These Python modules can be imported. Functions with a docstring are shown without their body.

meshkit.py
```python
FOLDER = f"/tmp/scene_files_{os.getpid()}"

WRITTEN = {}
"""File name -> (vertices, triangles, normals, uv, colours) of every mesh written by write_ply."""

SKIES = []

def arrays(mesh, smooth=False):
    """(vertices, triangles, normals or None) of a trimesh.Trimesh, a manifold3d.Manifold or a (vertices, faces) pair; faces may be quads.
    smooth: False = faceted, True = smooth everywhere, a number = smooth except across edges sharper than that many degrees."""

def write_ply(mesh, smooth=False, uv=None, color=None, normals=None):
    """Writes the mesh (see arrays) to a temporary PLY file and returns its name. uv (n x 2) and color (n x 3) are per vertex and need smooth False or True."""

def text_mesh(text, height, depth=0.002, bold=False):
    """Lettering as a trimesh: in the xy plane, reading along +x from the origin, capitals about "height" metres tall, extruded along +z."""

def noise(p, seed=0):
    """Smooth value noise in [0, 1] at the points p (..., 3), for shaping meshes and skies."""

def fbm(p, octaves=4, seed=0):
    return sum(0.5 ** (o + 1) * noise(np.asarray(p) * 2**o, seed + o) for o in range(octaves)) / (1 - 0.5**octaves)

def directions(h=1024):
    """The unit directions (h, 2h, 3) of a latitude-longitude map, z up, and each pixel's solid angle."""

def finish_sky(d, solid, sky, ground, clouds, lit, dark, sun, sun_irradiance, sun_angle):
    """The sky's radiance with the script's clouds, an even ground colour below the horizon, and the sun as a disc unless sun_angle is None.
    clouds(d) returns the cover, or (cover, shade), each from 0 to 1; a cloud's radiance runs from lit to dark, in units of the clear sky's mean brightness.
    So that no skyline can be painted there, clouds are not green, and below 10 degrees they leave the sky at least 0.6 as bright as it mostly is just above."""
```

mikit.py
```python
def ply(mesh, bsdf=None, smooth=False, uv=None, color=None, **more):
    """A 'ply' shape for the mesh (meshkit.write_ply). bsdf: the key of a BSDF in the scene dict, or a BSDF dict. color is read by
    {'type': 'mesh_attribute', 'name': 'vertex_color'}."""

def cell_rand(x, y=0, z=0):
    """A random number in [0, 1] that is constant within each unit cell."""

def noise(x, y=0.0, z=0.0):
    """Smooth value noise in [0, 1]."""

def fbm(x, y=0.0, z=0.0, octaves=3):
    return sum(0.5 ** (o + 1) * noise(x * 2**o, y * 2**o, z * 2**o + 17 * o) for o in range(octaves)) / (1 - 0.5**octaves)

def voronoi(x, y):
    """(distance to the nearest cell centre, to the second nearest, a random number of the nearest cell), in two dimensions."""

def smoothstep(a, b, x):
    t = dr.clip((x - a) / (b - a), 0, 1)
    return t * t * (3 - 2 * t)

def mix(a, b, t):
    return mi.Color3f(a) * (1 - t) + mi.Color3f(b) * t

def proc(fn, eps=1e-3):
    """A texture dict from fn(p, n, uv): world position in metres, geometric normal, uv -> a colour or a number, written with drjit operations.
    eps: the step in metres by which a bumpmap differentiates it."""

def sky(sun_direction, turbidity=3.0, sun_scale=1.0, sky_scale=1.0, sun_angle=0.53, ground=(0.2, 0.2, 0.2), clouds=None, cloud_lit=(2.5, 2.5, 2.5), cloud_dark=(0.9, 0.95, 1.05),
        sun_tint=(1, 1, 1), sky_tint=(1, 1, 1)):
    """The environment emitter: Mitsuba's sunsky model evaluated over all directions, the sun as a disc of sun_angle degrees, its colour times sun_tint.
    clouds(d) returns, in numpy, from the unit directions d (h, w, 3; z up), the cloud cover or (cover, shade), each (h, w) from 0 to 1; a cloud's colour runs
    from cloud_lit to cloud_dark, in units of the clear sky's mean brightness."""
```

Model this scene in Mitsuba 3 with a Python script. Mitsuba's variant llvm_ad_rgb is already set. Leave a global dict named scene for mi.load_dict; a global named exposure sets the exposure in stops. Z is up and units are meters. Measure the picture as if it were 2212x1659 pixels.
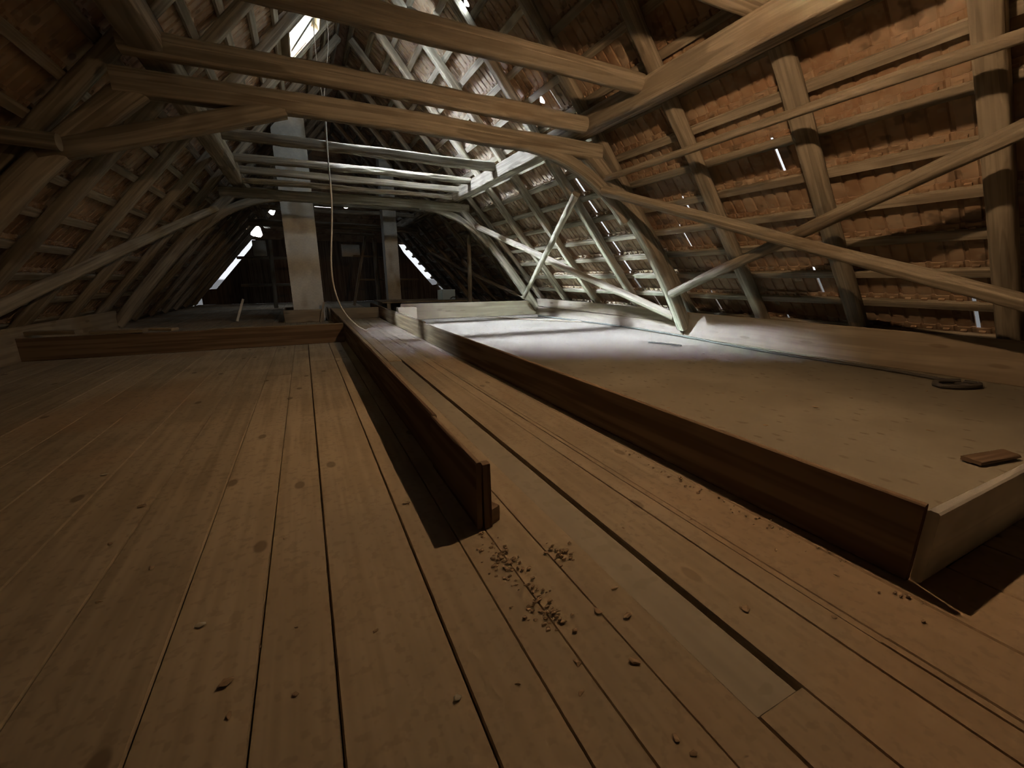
import math, random
import numpy as np
import drjit as dr
import mitsuba as mi
import trimesh
import mikit, meshkit
from mikit import proc, noise, fbm, voronoi, cell_rand, smoothstep, mix

T = mi.ScalarTransform4f
U = 0.78                      # every length below is given in units of the camera height; U turns them into metres
scene, labels = {}, {}
exposure = 0.0

# ------------------------------------------------------------------ camera
YAW, PITCH, ROLL = 0.4529, 0.2479, 0.0027
FWD = np.array([math.sin(YAW) * math.cos(PITCH), math.cos(YAW) * math.cos(PITCH), -math.sin(PITCH)])
RGT = np.array([math.cos(YAW), -math.sin(YAW), 0.0])
UPV = np.cross(RGT, FWD)
UPC = math.cos(ROLL) * UPV + math.sin(ROLL) * RGT
EYE = np.array([0, 0, 1.0])
scene['camera'] = {'type': 'perspective', 'fov': math.degrees(2 * math.atan(1106 / 900)), 'fov_axis': 'x', 'near_clip': 0.02, 'far_clip': 200.0,
                   'to_world': T().look_at(origin=(EYE * U).tolist(), target=((EYE + FWD) * U).tolist(), up=UPC.tolist())}

# ------------------------------------------------------------------ light
# overcast daylight outside; inside: daylight through the hatch and a few glass panes, one warm bulb hanging just above the frame
scene['sky'] = mikit.sky([0.3, -0.5, 0.8], turbidity=6.0, sun_scale=0.0, sky_scale=7.0, clouds=lambda d: np.ones(d.shape[:2]), cloud_lit=(1.0, 1.04, 1.1))
SKY_GLASS = {'type': 'rgb', 'value': [8200.0, 11100.0, 11600.0]}
PANE_GLASS = {'type': 'rgb', 'value': [100.0, 118.0, 126.0]}
BULB = {'type': 'rgb', 'value': [9300.0, 5900.0, 3050.0]}
LAMP = np.array([2.15, 1.75, 2.78])


def area(value):
    return {'type': 'area', 'radiance': dict(value)}


# ------------------------------------------------------------------ materials
def diffuse(fn, bump=None, scale=0.002):
    b = {'type': 'diffuse', 'reflectance': proc(fn)}
    if bump is not None:
        b = {'type': 'bumpmap', 'arbitrary': proc(bump, eps=0.002), 'scale': scale, 'bsdf': b}
    return {'type': 'twosided', 'bsdf': b}


def grain(uv):
    return fbm(uv.x * 2.2, uv.y * 55.0, 0.0, 3)


def beam_col(p, n, uv):
    g = grain(uv)
    big = fbm(uv.x * 2.0, uv.y * 6.0, 3.0, 3)
    tone = cell_rand(dr.floor((uv.y + 2.0) / 10.0), 5.0, 1.0)
    c = mix((.200, .170, .134), (.300, .262, .214), smoothstep(.25, .75, g))
    c = mix(c, (.115, .085, .060), smoothstep(.55, .75, big) * .6)
    crack = smoothstep(.66, .74, noise(uv.x * 1.3, uv.y * 28.0, 9.0))
    c = mix(c, (.07, .055, .04), crack * .45)
    return c * (.85 + .3 * tone)


def beam_bump(p, n, uv):
    return grain(uv) * .35 + fbm(uv.x * 7.0, uv.y * 14.0, 1.0, 3) * .65


def plank_col(p, n, uv):
    tone = cell_rand(dr.floor((uv.y + 2.0) / 10.0), 2.0, 7.0)
    g = fbm(uv.x * 1.6, uv.y * 42.0, 0.0, 3)
    d = fbm(p.x * 3.1, p.y * 3.1, 1.0, 4)
    f = fbm(p.x * 60.0, p.y * 60.0, 2.0, 3)
    c = mix((.262, .213, .156), (.342, .285, .215), smoothstep(.3, .7, g * .5 + d * .5))
    c = mix(c, (.315, .222, .146), smoothstep(.52, .72, fbm(p.x * 1.7 + 9.0, p.y * 1.1, 4.0, 3)) * .65)
    c = mix(c, (.17, .13, .094), smoothstep(.56, .74, f) * .28)
    a, b, w = voronoi(p.x * 3.4, p.y * 1.9)
    knot = (1.0 - smoothstep(.045, .075, a)) * dr.select(w > .70, 1.0, 0.0)
    c = mix(c, (.09, .06, .04), knot * .6)
    return c * (.86 + .22 * tone)


def plank_bump(p, n, uv):
    return fbm(uv.x * 3.0, uv.y * 60.0, 0.0, 3) * .5 + fbm(p.x * 45.0, p.y * 45.0, 0.0, 2) * .5


def grey_col(p, n, uv):
    g = fbm(uv.x * 1.2, uv.y * 30.0, 0.0, 3)
    f = fbm(p.x * 30.0, p.y * 30.0, 5.0, 2)
    c = mix((.175, .157, .130), (.222, .200, .168), g)
    return mix(c, (.14, .125, .095), smoothstep(.62, .75, f) * .4)


def dust_col(p, n, uv):
    d = fbm(p.x * 1.6, p.y * 1.6, 0.0, 4)
    f = fbm(p.x * 48.0, p.y * 48.0, 0.0, 3)
    c = mix((.150, .133, .107), (.190, .172, .141), smoothstep(.3, .7, d))
    c = mix(c, (.165, .140, .112), smoothstep(.55, .75, f) * .35)
    a, b, w = voronoi(p.x * 9.0, p.y * 6.0)
    spot = (1.0 - smoothstep(.05, .09 + .09 * w, a + .12 * (noise(p.x * 60.0, p.y * 60.0) - .5))) * dr.select(w > .35, 1.0, 0.0)
    return mix(c, (.11, .09, .07), spot * .75)


def dust_bump(p, n, uv):
    return fbm(p.x * 30.0, p.y * 30.0, 0.0, 3)


def board_col(p, n, uv):
    tone = cell_rand(dr.floor((uv.y + 2.0) / 10.0), 4.0, 2.0)
    g = fbm(uv.x * 1.1, uv.y * 26.0 + 2.0 * noise(uv.x * 1.5, uv.y * 3.0), 0.0, 3)
    c = mix((.195, .152, .110), (.265, .218, .165), smoothstep(.3, .7, g))
    a, b, w = voronoi(uv.x * 2.0, uv.y * 8.0)
    knot = (1.0 - smoothstep(.08, .17, a)) * dr.select(w > .6, 1.0, 0.0)
    c = mix(c, (.13, .09, .06), knot * .7)
    c = mix(c, (.205, .165, .125), smoothstep(.45, .65, fbm(p.x * 4.0, p.y * 4.0, p.z * 4.0, 3)) * .5)
    return c * (.88 + .2 * tone)


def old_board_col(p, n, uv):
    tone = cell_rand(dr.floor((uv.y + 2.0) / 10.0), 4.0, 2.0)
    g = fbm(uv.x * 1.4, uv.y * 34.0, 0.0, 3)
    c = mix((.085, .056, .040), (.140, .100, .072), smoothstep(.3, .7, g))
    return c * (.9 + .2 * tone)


def tile_maker(lo, hi, seed):
    def col(p, n, uv):
        d = fbm(p.x * 5.0 + seed, p.y * 5.0, p.z * 5.0, 3)
        f = fbm(p.x * 28.0, p.y * 28.0 + seed, p.z * 28.0, 2)
        c = mix(lo, hi, smoothstep(.3, .7, d))
        c = mix(c, (.30, .245, .19), smoothstep(.54, .70, f) * .5)
        return mix(c, (.09, .060, .042), smoothstep(.62, .74, fbm(p.x * 9.0, p.y * 9.0, p.z * 9.0 + seed, 3)) * .6)
    return col


def plaster_col(p, n, uv):
    d = fbm(p.x * 4.0, p.y * 4.0, p.z * 2.2, 4)
    f = fbm(p.x * 40.0, p.y * 40.0, p.z * 40.0, 2)
    c = mix((.50, .48, .44), (.64, .62, .57), smoothstep(.3, .68, d))
    c = mix(c, (.30, .23, .155), smoothstep(.55, .72, fbm(p.x * 3.0 + 4.0, p.y * 3.0, p.z * 1.5, 3)) * .7)
    return c * (.9 + .2 * f)


def plain(rgb, rough=.7, metal=0.0):
    return {'type': 'twosided', 'bsdf': {'type': 'principled', 'base_color': {'type': 'rgb', 'value': list(rgb)}, 'roughness': rough, 'metallic': metal}}


scene['mat_beam'] = diffuse(beam_col, beam_bump, .006)
scene['mat_plank'] = diffuse(plank_col, plank_bump, .002)
scene['mat_grey_plank'] = diffuse(grey_col)
scene['mat_dust'] = diffuse(dust_col, dust_bump, .004)
scene['mat_board'] = diffuse(board_col)
scene['mat_old_board'] = diffuse(old_board_col)
scene['mat_tile_a'] = diffuse(tile_maker((.23, .142, .092), (.32, .226, .156), 0.0))
scene['mat_tile_b'] = diffuse(tile_maker((.275, .188, .130), (.37, .28, .21), 11.0))
scene['mat_tile_c'] = diffuse(tile_maker((.215, .135, .088), (.31, .222, .156), 23.0))
scene['mat_plaster'] = diffuse(plaster_col)
scene['mat_chip'] = plain((.19, .135, .09), .9)
scene['mat_pale'] = plain((.72, .68, .60), .8)
scene['mat_dark'] = plain((.035, .03, .028), .7)
scene['mat_cable'] = plain((.62, .58, .52), .5)
scene['mat_blue'] = plain((.45, .56, .60), .7)
scene['mat_cream'] = plain((.62, .56, .42), .8)
scene['mat_red'] = plain((.26, .085, .07), .7)
scene['mat_metal'] = plain((.55, .55, .55), .4, 1.0)
scene['mat_reflector'] = {'type': 'twosided', 'bsdf': {'type': 'diffuse', 'reflectance': {'type': 'rgb', 'value': [.07, .068, .065]}}}
scene['mat_grey_board'] = diffuse(lambda p, n, uv: mix((.34, .33, .32), (.46, .445, .43), fbm(uv.x * 1.3, uv.y * 24.0, 0.0, 3)) * (.8 + .4 * fbm(p.x * 9.0, p.y * 9.0, p.z * 9.0, 3)))
scene['mat_web'] = plain((.5, .47, .42), .9)
scene['mat_glass'] = plain((.8, .85, .88), .3)

# ------------------------------------------------------------------ mesh helpers
_uid = [0]


def uid():
    _uid[0] += 1
    return _uid[0]


_ANG = np.arange(24) * 2 * np.pi / 24


def spline(pts, n):
    pts = np.asarray(pts, float)
    if len(pts) == 2:
        s = np.linspace(0, 1, n)[:, None]
        return pts[0] * (1 - s) + pts[1] * s
    d = np.r_[0, np.cumsum(np.linalg.norm(np.diff(pts, axis=0), axis=1))]
    from scipy.interpolate import PchipInterpolator, CubicSpline
    f = CubicSpline(d, pts) if len(pts) > 2 else None
    return f(np.linspace(0, d[-1], n))


def beam(pts, w, h=None, up=(0, 0, 1), p=4.0, amp=.010, wander=.0, step=.10, seed=None, taper=1.0, sides=24):
    """A hewn timber, log, board or cable along pts: superellipse section w x h, uneven faces, uv along and around (metres)."""
    h = w if h is None else h
    seed = uid() if seed is None else seed
    pts = np.asarray(pts, float)
    L = np.sum(np.linalg.norm(np.diff(pts, axis=0), axis=1))
    n = max(2, int(L / step) + 1)
    c = spline(pts, n)
    t = np.gradient(c, axis=0)
    t /= np.linalg.norm(t, axis=1, keepdims=True)
    up = np.broadcast_to(np.asarray(up, float), t.shape)
    side = np.cross(t, up)
    side /= np.linalg.norm(side, axis=1, keepdims=True)
    upv = np.cross(side, t)
    s = np.linspace(0, L, n)
    if wander:
        q = np.stack([s * .55, s * 0 + seed * 3.7, s * 0], 1)
        c = c + side * (meshkit.fbm(q, 2, 1)[:, None] - .5) * 2 * wander + upv * (meshkit.fbm(q + 50, 2, 2)[:, None] - .5) * 2 * wander
    ang = np.arange(sides) * 2 * np.pi / sides
    ca, sa = np.cos(ang), np.sin(ang)
    r = (np.abs(ca) ** p + np.abs(sa) ** p) ** (-1 / p)
    k = np.linspace(1, taper, n)[:, None]
    a, b = k * (r * ca * w / 2)[None], k * (r * sa * h / 2)[None]
    if amp:
        q = np.stack(np.broadcast_arrays(s[:, None] * 1.6, ca[None] * 1.2 + seed * 5.1, sa[None] * 1.2), -1)
        d = (meshkit.fbm(q, 3, 3) - .5) * 4 * amp
        a, b = a * (1 + d / w), b * (1 + d / h)
    v = c[:, None] + a[..., None] * side[:, None] + b[..., None] * upv[:, None]
    per = np.r_[0, np.cumsum(np.hypot(np.diff(r * ca * w / 2), np.diff(r * sa * h / 2)))]
    m = sides
    # duplicate the first column for the uv seam
    v = np.concatenate([v, v[:, :1]], 1)
    per = np.r_[per, per[-1] + (per[1] - per[0])]
    uvs = np.stack(np.broadcast_arrays(s[:, None] * U + seed * 1.37, per[None] * U + (seed % 97) * 10.0), -1)
    i, j = np.meshgrid(np.arange(n - 1), np.arange(m), indexing='ij')
    A, B, C, D = i * (m + 1) + j, i * (m + 1) + j + 1, (i + 1) * (m + 1) + j + 1, (i + 1) * (m + 1) + j
    F = np.concatenate([np.stack([A, B, C], -1).reshape(-1, 3), np.stack([A, C, D], -1).reshape(-1, 3)])
    V, UV = v.reshape(-1, 3), uvs.reshape(-1, 2)
    for ring, flip in ((0, 1), (n - 1, 0)):
        base = len(V)
        rv = v[ring, :m]
        V = np.concatenate([V, rv, rv.mean(0)[None]])
        loc = np.stack([(rv - rv.mean(0)) @ side[ring], (rv - rv.mean(0)) @ upv[ring]], 1) * U * .3
        UV = np.concatenate([UV, np.concatenate([loc, [[0, 0]]]) + [seed * 1.37, (seed % 97) * 10.0 + .3]])
        jj = np.arange(m)
        f = np.stack([base + jj, base + (jj + 1) % m, np.full(m, base + m)], 1)
        F = np.concatenate([F, f[:, ::-1] if flip else f])
    return V, F, UV


def shape(mesh, mat, smooth=True, **more):
    V, F, UV = mesh
    return mikit.ply((np.asarray(V) * U, F), mat, smooth=smooth, uv=UV, **more)


def merge(*ms):
    V, F, W, k = [], [], [], 0
    for v, f, w in ms:
        V.append(v); F.append(np.asarray(f) + k); W.append(w); k += len(v)
    return np.concatenate(V), np.concatenate(F), np.concatenate(W)


def board(p0, p1, w, h, up=(0, 0, 1), seed=None, amp=.003, step=.25):
    return beam([p0, p1], w, h, up, p=16, amp=amp, step=step, seed=seed)


def from_tm(m, seed=None):
    seed = uid() if seed is None else seed
    v = np.asarray(m.vertices)
    return v, np.asarray(m.faces), np.stack([(v[:, 0] + v[:, 1]) * U + seed, v[:, 2] * U + (seed % 97) * 10], 1)


def numbered(key):
    """The key if free, else key_001, ... (the number goes on the last name)."""
    if key not in used:
        used.add(key)
        return key
    k = 1
    while f'{key}_{k:03d}' in used:
        k += 1
    used.add(f'{key}_{k:03d}')
    return f'{key}_{k:03d}'


used = set()


def put(name, shp, label=None, cat=None, group=None, kind=None):
    key = numbered(name)
    if shp is not None:
        scene[key] = shp
    d = {k: v for k, v in (('label', label), ('category', cat), ('group', group), ('kind', kind)) if v}
    if d:
        labels[key] = d
    return key


def part(parent, name, shp, label=None, kind=None):
    return put(parent + '__' + name, shp, label, None, None, kind)


ORD = ['first', 'second', 'third', 'fourth', 'fifth', 'sixth', 'seventh', 'eighth', 'ninth', 'tenth', 'eleventh', 'twelfth', 'thirteenth', 'fourteenth', 'fifteenth', 'sixteenth']

# ------------------------------------------------------------------ roof geometry
K = 1.15
NN = math.hypot(K, 1)
RIDGE = 1.33
CUT = (K / NN, 1 / NN)        # outward normal of the right slope in (x, z)


def right(z, y, off=0.0):
    """A point of the right slope: on the rafters' inner face at height z, moved out by off."""
    return np.array([3.75 + (3.1 - z) / K + off * CUT[0], y, z + off * CUT[1]])


def left(z, y, off=0.0):
    q = right(z, y, off)
    return np.array([2 * RIDGE - q[0], q[1], q[2]])


Y_BACK, Y_GABLE = -2.4, 21.0
HIP_Z = 2.45
rng = random.Random(4)

# ------------------------------------------------------------------ floor
fl = put('floor', None, 'floor of wide dusty boards running to the far end of the attic', None, None, 'structure')
part(fl, 'underfloor', shape(board((RIDGE, Y_BACK, -.155), (RIDGE, Y_GABLE + .3, -.155), 10.9, .22, amp=0, step=3), 'mat_old_board', False))
SEAMS = [-3.9, -3.62, -3.33, -3.05, -2.76, -2.47, -2.2, -1.9, -1.61, -1.33, -1.02, -.74, -.46, -.222, -.035, .263, .44, .561, .716, .852, 1.022, 1.258, 1.358, 1.388, 1.66, 1.95]
for a, b in zip(SEAMS[:-1], SEAMS[1:]):
    grey = abs(a - .852) < 1e-6
    gap = .0032 if a in (-.035, .263, .561, 1.022) else .0012
    cuts = [Y_BACK, rng.uniform(4.5, 7.5), 11.3, rng.uniform(14, 17), Y_GABLE]
    if grey:
        cuts = [Y_BACK, .43, 5.3, 11.3, 16, Y_GABLE]
    if a in (1.358, 1.388):
        cuts = [Y_BACK, .41] + cuts[1:]
    for i, (y0, y1) in enumerate(zip(cuts[:-1], cuts[1:])):
        z = rng.uniform(-.004, .001)
        x0, x1 = a + gap, b - .0008
        if a in (1.358, 1.388) and i == 0:
            x0 += .004
        mat = 'mat_plank'
        if grey and i == 1:
            z, mat, x1, x0 = -.012, 'mat_grey_plank', b - .013, a + .002
        seed = uid()
        e = .003
        if a in (1.358, 1.388):
            z, seed, e = -.001, 4000 + int(a * 1000), 0.0
        q = beam([((x0 + x1) / 2, y0 + e, z - .022), ((x0 + x1) / 2, y1 - e, z - .022)], x1 - x0, .044, p=22, amp=.0, wander=.0016, step=.12, seed=seed, sides=24)
        part(fl, 'plank', shape(q, mat, False))
for i in range(11):
    a = 1.95 + i * .30
    seed = uid()
    part(fl, 'plank', shape(beam([(a + .15, Y_BACK, -.022), (a + .15, .47, -.022)], .297, .044, p=22, amp=.0, wander=.0016, step=.12, seed=seed), 'mat_plank', False))
ds = trimesh.creation.box((5.15, 12.12, .03))
ds = from_tm(ds)
ds[0][:] += [1.95 + 2.575, .48 + 6.06, -.015]
part(fl, 'dusty_boarding', shape(ds, 'mat_dust', False), 'pale dusty grit-covered boarding on the right')
ds = from_tm(trimesh.creation.box((5.15, 8.2, .03)))
ds[0][:] += [1.95 + 2.575, 16.8, -.015]
part(fl, 'dusty_boarding', shape(ds, 'mat_dust', False))

# ------------------------------------------------------------------ roof slopes: battens and tiles
ROW0, ROWD = 2.582, .328
COLW = .28


def tile_mesh(w=COLW, L=.50, lip=True):
    """A clay interlocking tile seen from below: x across, y up the slope, z outwards; origin at the head's left corner."""
    xs = np.array([0, .016, .022, .060, .122, .130, .148, .156, .200, .258, .266, .28]) / .28 * w
    zu = np.array([.018, .018, .002, 0, .001, .017, .017, .001, 0, .002, .016, .016])
    if lip:
        xs = np.r_[xs, w + .012]
        zu = np.r_[zu, .018]
    zt = zu + .015
    if lip:
        zt[-1] = zu[-1] + .010
    ys = np.array([0, -.03, -L + .03, -L])
    dz = np.array([.004, 0, 0, .006])
    n = len(xs)
    V = []
    for z in (zu, zt):
        for y, q in zip(ys, dz):
            V.append(np.stack([xs, np.full(n, y), z + (q if z is zu else -q * .5)], 1))
    V = np.concatenate(V)
    m = len(ys)
    F = []
    idx = lambda s, r, c: s * m * n + r * n + c
    for r in range(m - 1):
        for c in range(n - 1):
            a, b, d, e = idx(0, r, c), idx(0, r, c + 1), idx(0, r + 1, c + 1), idx(0, r + 1, c)
            F += [[a, b, d], [a, d, e]]
            a, b, d, e = idx(1, r, c), idx(1, r, c + 1), idx(1, r + 1, c + 1), idx(1, r + 1, c)
            F += [[a, d, b], [a, e, d]]
    for c in range(n - 1):
        F += [[idx(0, 0, c), idx(1, 0, c + 1), idx(0, 0, c + 1)], [idx(0, 0, c), idx(1, 0, c), idx(1, 0, c + 1)]]
        F += [[idx(0, m - 1, c), idx(0, m - 1, c + 1), idx(1, m - 1, c + 1)], [idx(0, m - 1, c), idx(1, m - 1, c + 1), idx(1, m - 1, c)]]
    for r in range(m - 1):
        F += [[idx(0, r, 0), idx(0, r + 1, 0), idx(1, r + 1, 0)], [idx(0, r, 0), idx(1, r + 1, 0), idx(1, r, 0)]]
        F += [[idx(0, r, n - 1), idx(1, r + 1, n - 1), idx(0, r + 1, n - 1)], [idx(0, r, n - 1), idx(1, r, n - 1), idx(1, r + 1, n - 1)]]
    F = np.array(F)
    # two lugs that hook over the batten
    for cx in (.07, .21):
        b = trimesh.creation.box((.05, .022, .026))
        b.vertices += [cx / .28 * w, -.040, -.008]
        F = np.concatenate([F, np.asarray(b.faces) + len(V)])
        V = np.concatenate([V, np.asarray(b.vertices)])
    return V, F


TILE = tile_mesh()
TILE_SLIT = tile_mesh(w=COLW - .036, lip=False)
TILE_OPEN = tile_mesh(w=COLW - .070, lip=False)
TILT = .036 / .46
MATS = ['mat_tile_a', 'mat_tile_b', 'mat_tile_c']
TILE_PLY = {(k, m): mikit.ply((np.array(g[0]) * U, g[1]), m, smooth=False) for k, g in (('full', TILE), ('slit', TILE_SLIT), ('open', TILE_OPEN)) for m in MATS}


def tile_frame(side, row, y, jit):
    """4x4 matrix of a tile whose head sits on the batten of this row, its left edge at y."""
    z = ROW0 + ROWD * row + .075
    up = np.array([-1 / NN, 0, K / NN]); nrm = np.array([K / NN, 0, 1 / NN])
    if side == 'left':
        up = up * [-1, 1, 1]; nrm = nrm * [-1, 1, 1]
    x = np.cross(up, nrm)
    e = -TILT
    u2 = up * math.cos(e) + nrm * math.sin(e)
    n2 = np.cross(x, u2)
    c, s = math.cos(jit[0]), math.sin(jit[0])
    x2, u3 = x * c + u2 * s, u2 * c - x * s
    o = (right if side == 'right' else left)(z, y, .183 + jit[1])
    M = np.eye(4)
    M[:3, 0], M[:3, 1], M[:3, 2], M[:3, 3] = x2, u3, n2, o * U
    return M


HATCH_Y = (8.20, 9.24)
SLITS = {}                    # (row, column) of narrow or open tiles on the right slope
COL_PHASE = 6.58              # a column joint stands here, beside the fifth rafter
RP = CUT


def col_y(j, side='right'):
    return (COL_PHASE if side == 'right' else 8.16) + (j - 100) * COLW


def columns(side):
    return [j for j in range(50, 160) if Y_BACK - .1 < col_y(j, side) < Y_GABLE - .2]


def hip_y(z):
    return Y_GABLE - max(0.0, (z - HIP_Z) / K)


for side in ('right', 'left'):
    root = put('ceiling_' + side, None, f'{side} roof slope of bare clay tiles hung on battens', None, None, 'structure')
    pt = right if side == 'right' else left
    fr = []
    for row in range(-8, 11):
        z = ROW0 + ROWD * row
        for seg in ([(Y_BACK, hip_y(z))] if side == 'right' or row not in (7,) else [(Y_BACK, HATCH_Y[0] - .16), (HATCH_Y[1] + .16, hip_y(z))]):
            n = (K / NN * (1 if side == 'right' else -1), 0, 1 / NN)
            part(root, 'batten', shape(beam([pt(z, seg[0], .158), pt(z, seg[1], .158)], .095, .052, up=n, p=10, amp=.003, wander=.006, step=.5), 'mat_beam', False))
        for j in columns(side):
            y = col_y(j, side)
            yc = y + COLW / 2
            if yc > hip_y(z) + .6:
                continue
            if side == 'left' and row in (7, 8) and 8.16 < yc < 9.28:
                continue
            c = pt(z, yc, .2)
            kind = 'full'
            if side == 'right':
                if j == 99 and row in (-5, -4, -3, -2, -1, 0):
                    kind = 'open'
                elif rng.random() < (.14 if row < -5 else .06 if row < -2 else .02):
                    kind = 'slit'
            fr.append((np.linalg.norm(c - EYE), side, row, j, y if side == 'right' else y + COLW, kind, rng.choice(MATS), (rng.gauss(0, .006), abs(rng.gauss(0, .002)))))
    # the 300 that show largest: the nearest ones inside the view
    def seen(c):
        d = c - EYE
        f = d @ FWD
        return f > .2 and abs(d @ RGT) < f * 1.27 and abs(d @ UPV) < f * .97
    near = sorted([t for t in fr if seen(pt(ROW0 + ROWD * t[2], col_y(t[3], side) + .14, .2))])[:300]
    ids = {id(t) for t in near}
    for t in near:
        M = tile_frame(side, t[2], t[4], t[7])
        part(root, 'tile', {**TILE_PLY[(t[5], t[6])], 'to_world': T(M.tolist())})
    V, F, k = [], [], 0
    for t in fr:
        if id(t) in ids:
            continue
        M = tile_frame(side, t[2], t[4], t[7])
        g = {'full': TILE, 'slit': TILE_SLIT, 'open': TILE_OPEN}[t[5]]
        V.append((np.asarray(g[0]) * U) @ M[:3, :3].T + M[:3, 3]); F.append(g[1] + k); k += len(g[0])
    part(root, 'far_tiles', mikit.ply((np.concatenate(V), np.concatenate(F)), 'mat_tile_b', smooth=False), 'clay tiles further off on the slope', 'stuff')

# ridge capping
rc = put('ridge_capping', None, 'line of clay ridge tiles closing the roof along its top', 'ridge tiles')
for sgn in (1, -1):
    part(rc, 'ridge_tile', shape(board((RIDGE + sgn * .16, Y_BACK, 6.17), (RIDGE + sgn * .16, 19.0, 6.17), .46, .03, up=(sgn * .72, 0, .70), step=2), 'mat_tile_c', False))

# half hip above the far gable
hip = put('ceiling_far', None, 'dark tiled half hip closing the roof above the far gable', None, None, 'structure')
strips = []
for row in range(0, 12):
    z0 = HIP_Z + .10 + row * .31
    y0, y1 = Y_GABLE - (z0 - HIP_Z) / K, Y_GABLE - (z0 + .33 - HIP_Z) / K
    half = (5.88 + .25 - z0) / K + .7
    spans = [(RIDGE - half, RIDGE + half)]
    if row == 4:
        spans = [(RIDGE - half, .75), (1.75, RIDGE + half)]
        b = board((.75, (y0 + y1) / 2 + .02, z0 + .21), (1.75, (y0 + y1) / 2 + .02, z0 + .21), .02, .30, up=(0, -.66, .75))
        strips.append(b)
    for s0, s1 in spans:
        n = max(1, int((s1 - s0) / .3))
        for i in range(n):
            xa, xb = s0 + (s1 - s0) * i / n, s0 + (s1 - s0) * (i + 1) / n
            strips.append(board((xa, y0 + .1, z0 + .04), (xa, y1 + .06, z0 + .36), (xb - xa) * 2.02, .02, up=(0, .75, .66), step=1, amp=0))
for s in strips:
    pass
part(hip, 'hip_tiles', shape(merge(*strips), 'mat_tile_c', False), None, 'stuff')

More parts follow.
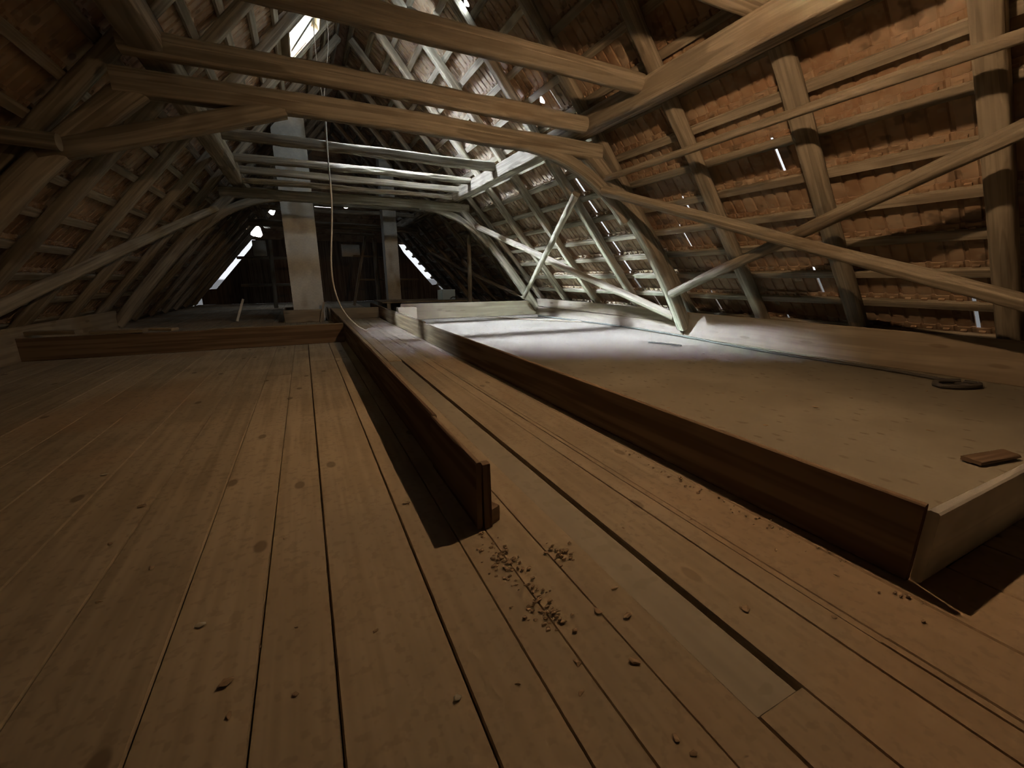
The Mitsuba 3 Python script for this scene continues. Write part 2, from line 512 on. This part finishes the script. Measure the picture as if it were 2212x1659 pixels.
# ------------------------------------------------------------------ far gable wall and back wall
gw = put('wall_far', None, 'far gable wall of dark upright boards', None, None, 'structure')
x = -3.75
while x < 6.4:
    w = rng.uniform(.24, .30)
    xc = min(abs(x - RIDGE), abs(x + w - RIDGE))
    xm = max(abs(x - RIDGE), abs(x + w - RIDGE))
    # board heads cut along the rake, a hand below the tiles where daylight shows
    def head(xx, off):
        return 3.1 - K * (abs(xx - RIDGE) + RIDGE - 3.75) + off * NN
    tops = []
    for xx in (x, x + w + .006):
        h = head(xx, -.035)
        tops.append(min(HIP_Z + .25, h if .45 < h < 2.45 else head(xx, .17)))
    if max(tops) > .05:
        poly = np.array([[x, 0], [x + w + .006, 0], [x + w + .006, max(.02, tops[1])], [x, max(.02, tops[0])]])
        V = np.concatenate([np.c_[poly[:, 0], np.full(4, Y_GABLE - .03), poly[:, 1]], np.c_[poly[:, 0], np.full(4, Y_GABLE), poly[:, 1]]])
        F = np.array([[0, 1, 2], [0, 2, 3], [4, 6, 5], [4, 7, 6], [0, 4, 5], [0, 5, 1], [1, 5, 6], [1, 6, 2], [2, 6, 7], [2, 7, 3], [3, 7, 4], [3, 4, 0]])
        sd = uid()
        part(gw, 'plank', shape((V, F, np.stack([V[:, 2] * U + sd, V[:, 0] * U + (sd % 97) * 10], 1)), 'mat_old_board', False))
    x += w
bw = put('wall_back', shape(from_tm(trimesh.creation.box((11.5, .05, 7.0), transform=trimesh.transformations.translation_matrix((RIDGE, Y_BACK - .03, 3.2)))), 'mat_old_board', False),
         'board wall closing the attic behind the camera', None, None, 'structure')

# ------------------------------------------------------------------ rafters
RAFT = [-1.1, .2, 1.52, 2.79, 4.05, 5.36, 6.68, 8.04, 9.36, 10.66, 11.95, 13.25, 14.55, 15.85, 17.1, 18.4, 19.7]
WID = [.2, .2, .17, .185, .15, .17, .15, .14, .13, .15, .14, .14, .13, .14, .13, .13, .13]
for side in ('right', 'left'):
    pt = right if side == 'right' else left
    n = (K / NN * (1 if side == 'right' else -1), 0, 1 / NN)
    for i, (y, w) in enumerate(zip(RAFT, WID)):
        if i < 2:
            continue
        if side == 'left' and abs(y - 11.95) < .01:
            y = 12.16
        zt = min(5.80, HIP_Z + (Y_GABLE - y) * K - .25)
        za = .02
        m = beam([pt(za, y, .068), pt((za + zt) / 2, y + rng.uniform(-.03, .03), .068), pt(zt, y, .068)], w, .136, up=n, p=3.2 if w > .16 else 5.0, amp=.008, wander=.012, step=.16)
        put('rafter', shape(m, 'mat_beam'), f'round-edged timber rafter, {ORD[i - 2]} from the camera on the {side} roof slope', 'rafter', f'rafters of the {side} roof slope')

# ------------------------------------------------------------------ purlins, trusses, collars
for side, x in (('right', 3.625), ('left', 2 * RIDGE - 3.625)):
    put('purlin', shape(beam([(x, Y_BACK + .1, 2.975), (x, 5.2, 2.97), (x, 19.0, 2.985)], .25, .25, p=9, amp=.010, wander=.012, step=.12), 'mat_beam'),
        f'long squared purlin carrying the rafters of the {side} roof slope', 'purlin')


def collar(y, z, x0, x1, w, h, label, p=4.5, amp=.020, sag=0.0, wander=.02):
    xm = (x0 + x1) / 2
    put('collar_beam', shape(beam([(x0, y, z), (xm, y, z - sag), (x1, y, z)], w, h, p=p, amp=amp, wander=wander, step=.09), 'mat_beam'), label, 'beam')


collar(2.80, 3.195, -.9, 3.66, .20, .17, 'rough log beam entering at the top edge above the right purlin', p=2.6)
collar(4.05, 3.04, -.95, 3.54, .20, .18, 'nearest full-width rough log beam, topmost under the ridge and crossing the picture', p=2.6, wander=.03)
collar(5.02, 2.93, -1.15, 3.50, .17, .19, 'second log beam crossing below the nearest one, straight-edged with dark top', p=3.5)
collar(7.98, 3.07, -.98, 3.50, .17, .15, 'thin dark log beam behind the first truss with a bright upper edge', p=3.5)
collar(9.27, 3.055, -.98, 3.50, .16, .13, 'white-lit rough beam with torn bark hanging from its edge', p=3.5, amp=.02)
collar(10.05, 3.02, -.98, 3.50, .14, .13, 'white-lit smooth squared beam in the middle of the far row', p=8, amp=.005, wander=.005)
collar(10.42, 2.90, -.98, 3.45, .12, .10, 'thin grey beam lying just above the second truss tie', p=6)
for y in (11.95, 13.25, 14.55):
    collar(y, 3.0, -.98, 3.50, .15, .13, f'dim beam deep in the attic, {ORD[[11.95, 13.25, 14.55].index(y)]} behind the second truss', p=4)


def truss(y, name, bend):
    tie = beam([(-1.3, y, 2.70), (RIDGE, y, 2.725), (3.95, y, 2.70)], .20, .21, p=5, amp=.014, wander=.02, step=.09)
    put('collar_beam', shape(tie, 'mat_beam'), f'thick tie beam of the {name} truss', 'beam')
    for side, s in (('right', 1), ('left', -1)):
        f = lambda x: RIDGE + s * (x - RIDGE)
        n = (K / NN * s, 0, 1 / NN)
        if y > 15 and s < 0:
            continue
        m = beam([(f(5.96), y, .16), (f(4.85 + bend), y, 1.46 + bend * .9), (f(3.72), y, 2.72)], .19, .20, up=n, p=5, amp=.012, wander=.02, step=.09)
        put('leaning_post', shape(m, 'mat_beam'), f'heavy leaning post of the {name} truss on the {side} side', 'post')
        if y > 15:
            continue
        m = beam([(f(4.50), y, 1.84), (f(3.85), y, 2.36), (f(2.70), y, 2.69)], .16, .15, up=(0, 1, 0), p=4, amp=.012, step=.09)
        if y < 6 and s < 0:
            m = beam([(-1.90, y, 2.05), (-1.37, y, 2.22), (-.72, y, 2.43), (.02, y, 2.67)], .17, .19, up=(0, 1, 0), p=4, amp=.012, step=.09)
        put('corner_brace', shape(m, 'mat_beam'), f'curved corner brace between post and tie beam of the {name} truss, {side} side', 'brace')


truss(5.3, 'nearest', .10)
truss(10.62, 'second', .03)
truss(15.9, 'third and furthest', .03)


def strut_pt(t, y, off=0.0):
    a, b = np.array([5.9, .28]), np.array([3.65, 2.8])
    q = a + (b - a) * t
    n = np.array([2.52, 2.25]) / math.hypot(2.52, 2.25)
    q = q - n * off
    return (q[0], y, q[1])


UPB = (-.746, 0, -.666)


def brace(a, b, w, h, label, mid=0.0, p=3.0):
    a, b = np.array(a), np.array(b)
    m = (a + b) / 2 + np.array([.0, 0, mid])
    put('wind_brace', shape(beam([a, m, b], w, h, up=UPB, p=p, amp=.012, wander=.02, step=.09), 'mat_beam'), label, 'brace')


brace(strut_pt(.19, 5.17, .02), strut_pt(.84, -.15, .02), .13, .11, 'diagonal log brace rising to the right edge from the foot of the nearest truss post', .02)
brace(strut_pt(.80, 5.22, .13), strut_pt(.07, .1, .13), .13, .11, 'diagonal log brace falling to the right edge behind the crossing log', .0)
brace(strut_pt(.80, 10.4, .02), strut_pt(.035, 5.40, .02), .14, .12, 'pale weathered diagonal log brace running down to the foot of the nearest truss post', -.02)
brace(strut_pt(.83, 5.75, .17), strut_pt(.13, 10.50, .17), .11, .10, 'upright-looking slim log brace crossing the pale diagonal log', .0)
brace(strut_pt(.66, 15.75, .02), strut_pt(.07, 10.75, .02), .12, .11, 'dim curved log brace beyond the second truss reaching its post foot', -.05)
f = lambda q: (2 * RIDGE - q[0], q[1], q[2])
brace(f(strut_pt(.19, 5.17, .02)), f(strut_pt(.84, -.15, .02)), .13, .11, 'dark diagonal log brace on the left side rising towards the camera', .02)
brace(f(strut_pt(.82, 10.4, .02)), f(strut_pt(.06, 5.40, .02)), .13, .11, 'dark diagonal log brace on the left side between the first two trusses', .02)
brace((-3.1, 5.12, 2.18), (-1.70, 5.12, 2.11), .13, .13, 'short level timber stub joining the left post of the nearest truss', .0)

put('pole', shape(beam([(4.05, 5.55, 2.38), (4.03, 3.3, 2.385), (4.02, 2.4, 2.39), (4.03, .2, 2.37)], .085, .085, p=2, amp=.006, wander=.012, step=.09), 'mat_beam'),
    'thin round pole fixed lengthwise under the right rafters', 'pole')
put('prop', shape(beam([(4.45, 12, 0), (4.46, 12, 2.20)], .11, .11, up=(0, 1, 0), p=4, amp=.006), 'mat_beam'), 'slim upright prop behind the second truss on the right', 'post')

# ------------------------------------------------------------------ standing boards round the floor bays
lb = put('edge_board', None, 'dark upright board edging the walkway on its left, ending free in the foreground', 'board')
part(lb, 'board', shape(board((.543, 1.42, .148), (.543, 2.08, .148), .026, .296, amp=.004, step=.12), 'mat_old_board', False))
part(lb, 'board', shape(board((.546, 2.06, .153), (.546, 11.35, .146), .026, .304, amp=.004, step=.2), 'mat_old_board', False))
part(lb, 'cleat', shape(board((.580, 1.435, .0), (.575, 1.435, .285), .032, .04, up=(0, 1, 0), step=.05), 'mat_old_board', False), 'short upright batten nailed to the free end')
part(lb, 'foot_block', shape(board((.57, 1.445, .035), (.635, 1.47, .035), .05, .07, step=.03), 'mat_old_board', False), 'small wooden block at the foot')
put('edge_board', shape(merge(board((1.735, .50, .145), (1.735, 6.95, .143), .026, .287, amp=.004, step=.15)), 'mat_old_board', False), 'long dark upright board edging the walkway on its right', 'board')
put('edge_board', shape(board((1.745, 6.90, .155), (1.745, 13.2, .155), .036, .31, amp=.004, step=.2), 'mat_old_board', False), 'far continuation of the right walkway board, slightly taller', 'board')
put('edge_board', shape(board((1.755, .485, .132), (4.9, .485, .132), .034, .264, amp=.004, step=.2), 'mat_grey_board', False), 'grey upright board turning off to the right in the near right corner', 'board')
eb = put('edge_board', None, 'pale upright board along the right eaves, running off to the right from the nearest truss', 'board')
part(eb, 'board', shape(board((5.96, -.6, .212), (5.96, 5.285, .212), .036, .424, amp=.004, step=.15), 'mat_board', False))
eb = put('edge_board', None, 'two pale boards stacked upright along the right eaves between the first two trusses', 'board')
part(eb, 'board', shape(board((5.955, 5.30, .115), (5.955, 10.6, .115), .036, .228, amp=.004, step=.15), 'mat_board', False))
part(eb, 'board', shape(board((5.963, 5.30, .340), (5.963, 10.6, .347), .036, .214, amp=.004, step=.15), 'mat_board', False))
put('edge_board', shape(board((2.10, 10.61, .20), (6.03, 10.61, .20), .036, .40, amp=.004, step=.15), 'mat_board', False), 'brown upright board closing the far end of the bright floor bay', 'board')
lc = put('edge_board', None, 'low upright board crossing the dark left floor in front of the chimney', 'board')
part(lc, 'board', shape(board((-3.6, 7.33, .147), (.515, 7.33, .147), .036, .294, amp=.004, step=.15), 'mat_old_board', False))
part(lc, 'top_batten', shape(board((-1.3, 7.33, .302), (.515, 7.33, .298), .05, .016, step=.2), 'mat_board', False))
put('edge_board', shape(board((.57, 11.6, .14), (1.72, 11.6, .14), .03, .28, step=.2), 'mat_board', False), 'short board closing the far end of the walkway', 'board')
put('edge_board', shape(board((2 * RIDGE - 5.96, -.6, .212), (2 * RIDGE - 5.96, 10.6, .212), .036, .424, amp=.004, step=.3), 'mat_board', False), 'board along the left eaves lost in the dark', 'board')

# ------------------------------------------------------------------ chimneys


def chimney(x0, x1, y0, y1, side, lab):
    pt = 3.1
    def top(xx):
        d = abs(xx - RIDGE) + RIDGE
        return 3.1 - K * (d - 3.75) + .10 * NN
    zs = [top(x0), top(x1)]
    m = 10
    V, F = [], []
    poly = [(x0, 0.0), (x1, 0.0), (x1, zs[1]), (x0, zs[0])]
    V = np.array([[px, y, pz] for y in (y0, y1) for px, pz in poly])
    F = np.array([[0, 1, 2], [0, 2, 3], [4, 6, 5], [4, 7, 6], [0, 4, 5], [0, 5, 1], [1, 5, 6], [1, 6, 2], [2, 6, 7], [2, 7, 3], [3, 7, 4], [3, 4, 0]])
    tm = trimesh.Trimesh(V, F, process=False)
    return put('chimney', shape(from_tm(tm), 'mat_plaster', False), lab, 'chimney')


chimney(-.27, .41, 11.4, 12.0, 'left', 'broad grey plastered chimney left of the walkway')
chimney(2.42, 2.82, 14.0, 14.45, 'right', 'smaller grey plastered chimney further back, right of the walkway')
cb = put('chimney_box', None, 'low board box around the foot of the broad chimney', 'box')
for a, b in (((-.47, 11.12, .15), (.37, 11.12, .15)), ((-.47, 12.2, .15), (.37, 12.2, .15)), ((-.47, 11.14, .15), (-.47, 12.18, .15)), ((.50, 11.14, .15), (.50, 12.18, .15))):
    part(cb, 'side_board', shape(board(a, b, .03, .30, step=.2), 'mat_board', False))
put('stick', shape(beam([(.275, 11.0, .0), (.34, 11.03, .25), (.395, 11.06, .46)], .045, .03, up=(0, 1, 0), p=6, amp=.003), 'mat_board'), 'short lath leaning against the chimney box', 'stick')

# ------------------------------------------------------------------ roof hatch on the left slope
hz0, hz1 = 4.64, 5.22
D_H = 1.25
SPLAY = .30
hatch = put('roof_hatch', None, 'open roof hatch high on the left slope with bright daylight in its shaft', 'roof hatch')


def hp(z, y, off):
    return left(z, y, off)


def quad_slab(pts, th, mat):
    a = np.array(pts, float)
    n = np.cross(a[1] - a[0], a[3] - a[0]); n /= np.linalg.norm(n)
    V = np.concatenate([a, a + n * th])
    F = np.array([[0, 2, 1], [0, 3, 2], [4, 5, 6], [4, 6, 7], [0, 1, 5], [0, 5, 4], [1, 2, 6], [1, 6, 5], [2, 3, 7], [2, 7, 6], [3, 0, 4], [3, 4, 7]])
    sd = uid()
    uv = np.concatenate([[[0, 0], [1, 0], [1, .5], [0, .5]]] * 2) * U + [sd, (sd % 97) * 10]
    return shape((V, F, uv), mat, False)


y0, y1 = HATCH_Y
part(hatch, 'shaft_board', quad_slab([hp(hz0, y1, .02), hp(hz1, y1, .02), hp(hz1 + SPLAY, y1, D_H), hp(hz0, y1, D_H)], .03, 'mat_board'), 'pale plank wall of the shaft')
part(hatch, 'shaft_board', quad_slab([hp(hz0, y0, .02), hp(hz0, y0, D_H), hp(hz1 + SPLAY, y0, D_H), hp(hz1, y0, .02)], .03, 'mat_board'))
part(hatch, 'shaft_board', quad_slab([hp(hz0, y0, .02), hp(hz0, y1, .02), hp(hz0, y1, D_H), hp(hz0, y0, D_H)], -.03, 'mat_board'))
part(hatch, 'shaft_board', quad_slab([hp(hz1, y0, .02), hp(hz1 + SPLAY, y0, D_H), hp(hz1 + SPLAY, y1, D_H), hp(hz1, y1, .02)], -.03, 'mat_board'))
ys = 8.72
part(hatch, 'lid', quad_slab([hp(hz0, y0, D_H), hp(hz0, ys, D_H), hp(hz1 + SPLAY, ys, D_H), hp(hz1 + SPLAY, y0, D_H)], .03, 'mat_old_board'), 'half-closed hatch lid')
q = np.array([hp(hz0, ys, D_H), hp(hz1 + SPLAY, ys, D_H), hp(hz1 + SPLAY, y1, D_H), hp(hz0, y1, D_H)])
inward = -np.array([-K / NN, 0, 1 / NN])
F = np.array([[0, 1, 2], [0, 2, 3]])
nn = np.cross(q[1] - q[0], q[2] - q[0])
if nn @ inward < 0:
    F = F[:, ::-1]
part(hatch, 'pane', mikit.ply((q * U, F), 'mat_glass', smooth=False, emitter=area(SKY_GLASS)), 'glass strip lit by the sky')
part(hatch, 'stay', shape(beam([hp(4.72, 9.16, .10), hp(5.02, 8.40, -.02)], .03, .012, up=(0, 0, 1), p=8, amp=0), 'mat_metal'), 'thin metal window stay')
part(hatch, 'bracket', quad_slab([hp(4.66, y1 - .03, .04), hp(4.98, y1 - .03, .04), hp(4.98, y1 - .03, .16), hp(4.66, y1 - .03, .16)], .012, 'mat_red'), 'red-brown hinge board')


# small glass panes let into the tiles where daylight glows
def glow(c, n, r, label, value):
    c, n = np.array(c, float), np.array(n, float)
    a = np.cross(n, (0, 1, 0)) if abs(n[1]) < .9 else np.cross(n, (1, 0, 0))
    a /= np.linalg.norm(a); b = np.cross(n, a)
    k = 14
    th = np.arange(k) * 2 * np.pi / k
    rr = r * (1 + .18 * np.sin(3 * th + c[1]))
    ring = c + np.outer(np.cos(th) * rr, a) + np.outer(np.sin(th) * rr, b)
    V = np.concatenate([ring, c[None]])
    i = np.arange(k)
    F = np.stack([i, (i + 1) % k, np.full(k, k)], 1)
    if np.cross(V[F[0, 1]] - V[F[0, 0]], V[F[0, 2]] - V[F[0, 0]]) @ n < 0:
        F = F[:, ::-1]
    put('glass_patch', mikit.ply((V * U, F), 'mat_glass', smooth=False, emitter=area(value)), label, 'skylight')


IN_R = (-K / NN, 0, -1 / NN)
IN_L = (K / NN, 0, -1 / NN)
glow((3.54 - .03, 6.16, 3.61 - .03), IN_R, .050, 'small glowing daylight patch among the right tiles just above the second log beam', PANE_GLASS)
glow((2.52 - .03, 6.55, 4.78 - .03), IN_R, .050, 'small glowing daylight patch among the right tiles at the top edge', PANE_GLASS)
glow((-1.34, 18.95, 2.70), (.45, -.80, -.40), .20, 'round glowing daylight patch in the dark left of the broad chimney', {'type': 'rgb', 'value': [24, 28, 32]})
glow((-.78, 19.55, 3.52), (.2, -.8, -.5), .12, 'small glowing daylight patch touching the left edge of the broad chimney', {'type': 'rgb', 'value': [24, 28, 32]})
glow((1.95, 19.55, 3.93), (0, -.66, -.75), .14, 'glowing daylight patch at the end of the bright slit right of the broad chimney', {'type': 'rgb', 'value': [24, 28, 32]})

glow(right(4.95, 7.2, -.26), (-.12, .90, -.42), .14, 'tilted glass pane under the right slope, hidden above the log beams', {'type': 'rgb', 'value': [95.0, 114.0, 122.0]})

# ------------------------------------------------------------------ bulb just above the frame
lamp = put('hanging_bulb', None, 'bare bulb on a cord above the near floor', 'lamp')
s = trimesh.creation.icosphere(3, .027)
s.vertices += LAMP
part(lamp, 'bulb', mikit.ply((np.asarray(s.vertices) * U, np.asarray(s.faces)), 'mat_pale', smooth=True, emitter=area(BULB)))
part(lamp, 'socket', shape(beam([LAMP + (-.04, -.03, .06), LAMP + (-.09, -.06, .13)], .05, .05, up=(0, 1, 0), p=2, amp=0, step=.04), 'mat_dark'))
ax = np.array([.51, .44, -.74]); ax /= np.linalg.norm(ax)
bw = trimesh.creation.icosphere(3, 1.0)
keep = (bw.triangles_center @ ax) < .12
bv, bf = np.asarray(bw.vertices), np.asarray(bw.faces)[keep]
bowl_v = np.concatenate([bv * .084, bv * .090]) + LAMP
bowl_f = np.concatenate([bf[:, ::-1], bf + len(bv)])
part(lamp, 'reflector', mikit.ply((bowl_v * U, bowl_f), 'mat_reflector', smooth=False), 'dark metal bowl shade opening towards the right slope')
part(lamp, 'cord', shape(beam([LAMP + (-.09, -.06, .12), LAMP + (-.09, -.06, 1.2), np.array([2.10, 1.6, 4.75])], .012, .012, up=(0, 1, 0), p=2, amp=0, step=.1, sides=8), 'mat_dark'))

# ------------------------------------------------------------------ cables and laid things
cab = [(.590, 7.84, 3.60), (.593, 7.86, 3.384), (.576, 7.86, 2.887), (.569, 7.88, 2.268), (.503, 7.9, 1.619), (.458, 7.92, 1.021), (.535, 8.12, .60), (.76, 8.5, .22), (1.0, 8.80, .012), (1.10, 9.0, .010)]
hc = put('hanging_cable', shape(beam(cab, .026, .026, up=(0, 1, 0), p=2, amp=.001, step=.06, sides=8), 'mat_cable'), 'thin pale cable hanging in front of the broad chimney down to the walkway', 'cable')
part(hc, 'strand', shape(beam([(.588, 7.84, 3.57), (.575, 7.84, 3.8), (.565, 7.85, 3.99), (.62, 7.95, 5.06)], .010, .010, up=(0, 1, 0), p=2, amp=.001, sides=8), 'mat_cable'), 'short loose end of cable')
part(hc, 'strand', shape(beam([(.592, 7.84, 3.57), (.62, 7.83, 3.8), (.655, 7.83, 3.99), (.70, 7.95, 5.12)], .010, .010, up=(0, 1, 0), p=2, amp=.001, sides=8), 'mat_cable'))
put('floor_cable', shape(beam([(5.62, 9.9, .02), (5.85, 7.9, .02), (5.80, 4.94, .022), (5.62, 3.27, .022), (5.66, 2.17, .022), (5.50, 1.52, .022)], .042, .036, p=2, amp=.004, wander=.015, step=.1), 'mat_dark'),
    'dark cable lying along the foot of the right eaves board', 'cable')
put('cable_end', shape(beam([(5.66, 1.60, .02), (5.35, 1.50, .03), (5.22, 1.62, .025), (5.40, 1.72, .02), (5.55, 1.60, .04)], .05, .04, p=2, amp=.008), 'mat_dark'), 'bunched dark cable end near the right edge', 'cable')
put('rod', shape(beam([(4.05, 10.45, .02), (4.9, 9.3, .02), (5.75, 8.1, .02)], .05, .035, p=3, amp=.004), 'mat_board'), 'long thin lath lying at the far right of the bright floor bay', 'stick')
cr = put('crate', None, 'cream-coloured small crate in the corner behind the right walkway board', 'crate')
for a, b in (((1.98, 10.2, .165), (2.40, 10.2, .165)), ((1.98, 10.48, .165), (2.40, 10.48, .165)), ((1.98, 10.22, .165), (1.98, 10.46, .165)), ((2.40, 10.22, .165), (2.40, 10.46, .165))):
    part(cr, 'side', shape(board(a, b, .022, .33, step=.2), 'mat_cream', False))
pf = put('platform', None, 'low boarded platform behind the brown far board', 'platform')
for i in range(5):
    part(pf, 'plank', shape(board((1.95, 12.5 + i * .32, .345), (4.9, 12.5 + i * .32, .345), .31, .03, step=.5), 'mat_board', False))
for xx in (2.15, 4.7):
    part(pf, 'bearer', shape(board((xx, 12.5, .165), (xx, 14.0, .165), .1, .33, step=.5), 'mat_beam', False))
bb = put('case', None, 'pale blue case standing on the platform at the far right', 'case')
m = trimesh.creation.box((.42, .22, .31)); m.apply_transform(trimesh.transformations.rotation_matrix(.10, (0, 0, 1))); m.vertices += (4.07, 13.0, .517)
part(bb, 'body', shape(from_tm(m), 'mat_blue', False))
m = trimesh.creation.box((.14, .05, .30)); m.apply_transform(trimesh.transformations.rotation_matrix(.5, (0, 0, 1))); m.vertices += (3.80, 12.95, .515)
part(bb, 'lid', shape(from_tm(m), 'mat_blue', False))
part(bb, 'handle', shape(beam([(4.10, 12.82, .40), (4.16, 12.76, .45), (4.26, 12.76, .44), (4.30, 12.84, .39)], .03, .03, up=(0, 1, .3), p=2, amp=0, sides=8), 'mat_dark'), 'dark loop handle')

# far end: props, rails and panels in front of the gable
put('rail', shape(beam([(1.2, 17.0, 2.60), (2.6, 17.0, 2.59)], .09, .09, p=4, amp=.006), 'mat_board'), 'level pale rail between the two chimneys near the far gable', 'rail')
put('prop', shape(beam([(2.28, 17.1, 2.55), (1.97, 17.1, 1.29), (1.66, 17.1, .03)], .10, .09, up=(0, 1, 0), p=4, amp=.006), 'mat_board'), 'slanting prop beside the smaller chimney near the far gable', 'post')
put('prop', shape(beam([(2.56, 17.0, 2.47), (2.58, 17.0, 0.02)], .17, .12, up=(0, 1, 0), p=4, amp=.006), 'mat_board'), 'upright prop left of the smaller chimney with a pale round head', 'post')
put('rail', shape(beam([(1.8, 17.22, 1.83), (3.3, 17.22, 1.82)], .10, .07, p=4, amp=.006), 'mat_board'), 'upper cross rail behind the slanting prop', 'rail')
put('rail', shape(beam([(1.95, 17.22, .97), (4.2, 17.22, .98)], .10, .07, p=4, amp=.006), 'mat_board'), 'lower cross rail behind the slanting prop', 'rail')
put('panel', shape(board((1.42, 17.35, 2.03), (2.06, 17.35, 2.03), .03, .44), 'mat_plaster', False), 'pale board panel right of the cable near the far gable', 'panel')
put('prop', shape(beam([(-.86, 17.0, 2.3), (-.94, 17.0, .02)], .13, .11, up=(0, 1, 0), p=4, amp=.006), 'mat_beam'), 'upright prop left of the broad chimney near the far gable', 'post')
put('panel', shape(board((-1.40, 17.15, 2.03), (-1.0, 17.15, 2.03), .03, .50), 'mat_plaster', False), 'pale upright board panel below the round daylight patch', 'panel')
put('rail', shape(beam([(-1.9, 17.1, 1.70), (.6, 17.1, 1.71)], .10, .09, p=4, amp=.006), 'mat_board'), 'upper level rail left of the broad chimney', 'rail')
put('rail', shape(beam([(-1.9, 17.1, .80), (.6, 17.1, .81)], .10, .09, p=4, amp=.006), 'mat_beam'), 'lower level rail left of the broad chimney', 'rail')
put('stick', shape(beam([(-1.53, 12.0, .02), (-1.34, 12.04, .54)], .05, .03, up=(0, 1, 0), p=5, amp=.003), 'mat_pale'), 'short pale slat standing in the dark below the left daylight gap', 'stick')
put('loose_board', shape(board((-2.58, 7.42, .325), (-2.02, 7.36, .325), .18, .05, amp=.006), 'mat_board', False), 'pale board end lying across the low board on the left', 'board')
put('loose_board', shape(board((-2.02, 7.55, .325), (-1.70, 7.40, .32), .14, .04, amp=.006), 'mat_board', False), 'darker short board lying beside the pale board end on the left', 'board')
put('loose_board', shape(board((-3.3, 7.6, .33), (-2.75, 7.5, .33), .16, .05, amp=.006), 'mat_board', False), 'dim board piece at the far left behind the low board', 'board')

# ------------------------------------------------------------------ chips and crumbs on the floor


def chip_mesh(sz, flat, sd):
    r = np.random.RandomState(sd)
    pts = r.normal(size=(14, 3)); pts /= np.linalg.norm(pts, axis=1, keepdims=True)
    h = trimesh.Trimesh(pts * [sz, sz * r.uniform(.35, .8), sz * flat]).convex_hull
    return np.asarray(h.vertices), np.asarray(h.faces)


CHIPS = [(.82, .91), (.71, .85), (.78, .80), (.55, .73), (.51, .66), (.69, .67), (1.13, .66), (.32, 1.75), (-.18, 1.71), (-.13, .97), (.08, 1.08), (-.7, 1.59), (-.27, .98), (-.29, 1.08), (-.6, 1.72), (-.77, 2.27), (-.79, 1.97),
         (.56, .92), (1.34, .52), (1.12, .67), (-.13, 1.2), (-.22, 1.17), (.38, .75), (.64, .48), (.65, .44), (1.08, 1.17), (1.38, 1.09), (1.55, .62), (1.50, .80)]
for i, (x, y) in enumerate(CHIPS):
    v, f_ = chip_mesh(rng.uniform(.014, .021) if i < 7 or 12 < i < 16 else rng.uniform(.006, .013), .30, 100 + i)
    c, s = math.cos(i * 1.7), math.sin(i * 1.7)
    v = v @ np.array([[c, s, 0], [-s, c, 0], [0, 0, 1]])
    v = v + [x, y, -v[:, 2].min() - .003]
    put('wood_chip', mikit.ply((v * U, f_), 'mat_chip', smooth=False), 'small splinter of wood or plaster lying on the bare near floorboards', 'chip', 'splinters on the near floorboards')
CH2 = [(2.92, 3.52), (3.07, 2.87), (3.26, 2.4), (3.66, 2.29), (3.69, 2.1), (3.55, 1.79), (4.11, 1.81), (4.97, 1.63), (4.53, 1.28), (3.68, 1.15), (4.34, 4.9), (2.6, 5.2), (3.4, 6.3), (4.4, 6.0), (3.0, 7.2), (5.0, 7.3), (4.2, 3.6), (3.9, 4.3), (2.5, 2.3), (2.8, 1.7), (4.8, 3.9)]
for i, (x, y) in enumerate(CH2):
    v, f_ = chip_mesh(rng.uniform(.014, .030), .28, 300 + i)
    c, s = math.cos(i * 2.3), math.sin(i * 2.3)
    v = v @ np.array([[c, s, 0], [-s, c, 0], [0, 0, 1]]) + [x, y, 0]
    v[:, 2] -= v[:, 2].min() + .004
    put('mortar_crumb', mikit.ply((v * U, f_), 'mat_chip', smooth=False), 'dark crumb lying on the pale dusty floor bay on the right', 'crumb', 'crumbs on the right floor bay')
put('twig', shape(beam([(4.80, 4.93, .02), (4.88, 4.70, .025), (4.99, 4.45, .02)], .03, .025, p=2, amp=.006, step=.04), 'mat_dark'), 'dark twig lying on the bright dusty floor bay', 'twig')
put('offcut', shape(beam([(3.20, .80, .02), (3.52, .74, .022)], .09, .03, p=4, amp=.012, step=.05), 'mat_old_board'), 'dark offcut of wood on the floor near the right edge', 'offcut')
v, f_ = chip_mesh(.012, .7, 900)
v = v + [.23, .78, .006]
put('pebble', mikit.ply((v * U, f_), 'mat_pale', smooth=False), 'tiny white pebble on the near floorboards', 'pebble')
for i, (x, y, lab) in enumerate([(-.39, 1.33, 'pale pebble on the dark left floorboards'), (-1.05, 2.75, 'pale flake far left on the dark floorboards'), (.315, 1.76, 'light flake beside the shadow of the free board end')]):
    v, f_ = chip_mesh(.020, .3, 910 + i)
    put('flake', mikit.ply(((v + [x, y, .004]) * U, f_), 'mat_pale' if i < 2 else 'mat_board', smooth=False), lab, 'flake')
for (cx, cy, rx, ry, n, lab) in [(.545, 1.20, .05, .16, 90, 'brown crumbly debris spilled in front of the free board end'), (.56, .93, .045, .09, 60, 'brown crumbly debris along the seam nearer the camera'), (.76, 1.14, .05, .05, 30, 'small heap of crumbs beside the grey plank'), (1.62, 1.1, .05, .6, 60, 'crumbs gathered along the foot of the right walkway board')]:
    V, F_, k = [], [], 0
    for i in range(n):
        v, f_ = chip_mesh(rng.uniform(.004, .011), .55, 1000 + i)
        v = v + [cx + rng.gauss(0, rx * .6), cy + rng.gauss(0, ry * .6), rng.uniform(0, .006)]
        V.append(v); F_.append(f_ + k); k += len(v)
    put('crumbs', mikit.ply((np.concatenate(V) * U, np.concatenate(F_)), 'mat_chip', smooth=False), lab, 'debris', None, 'stuff')
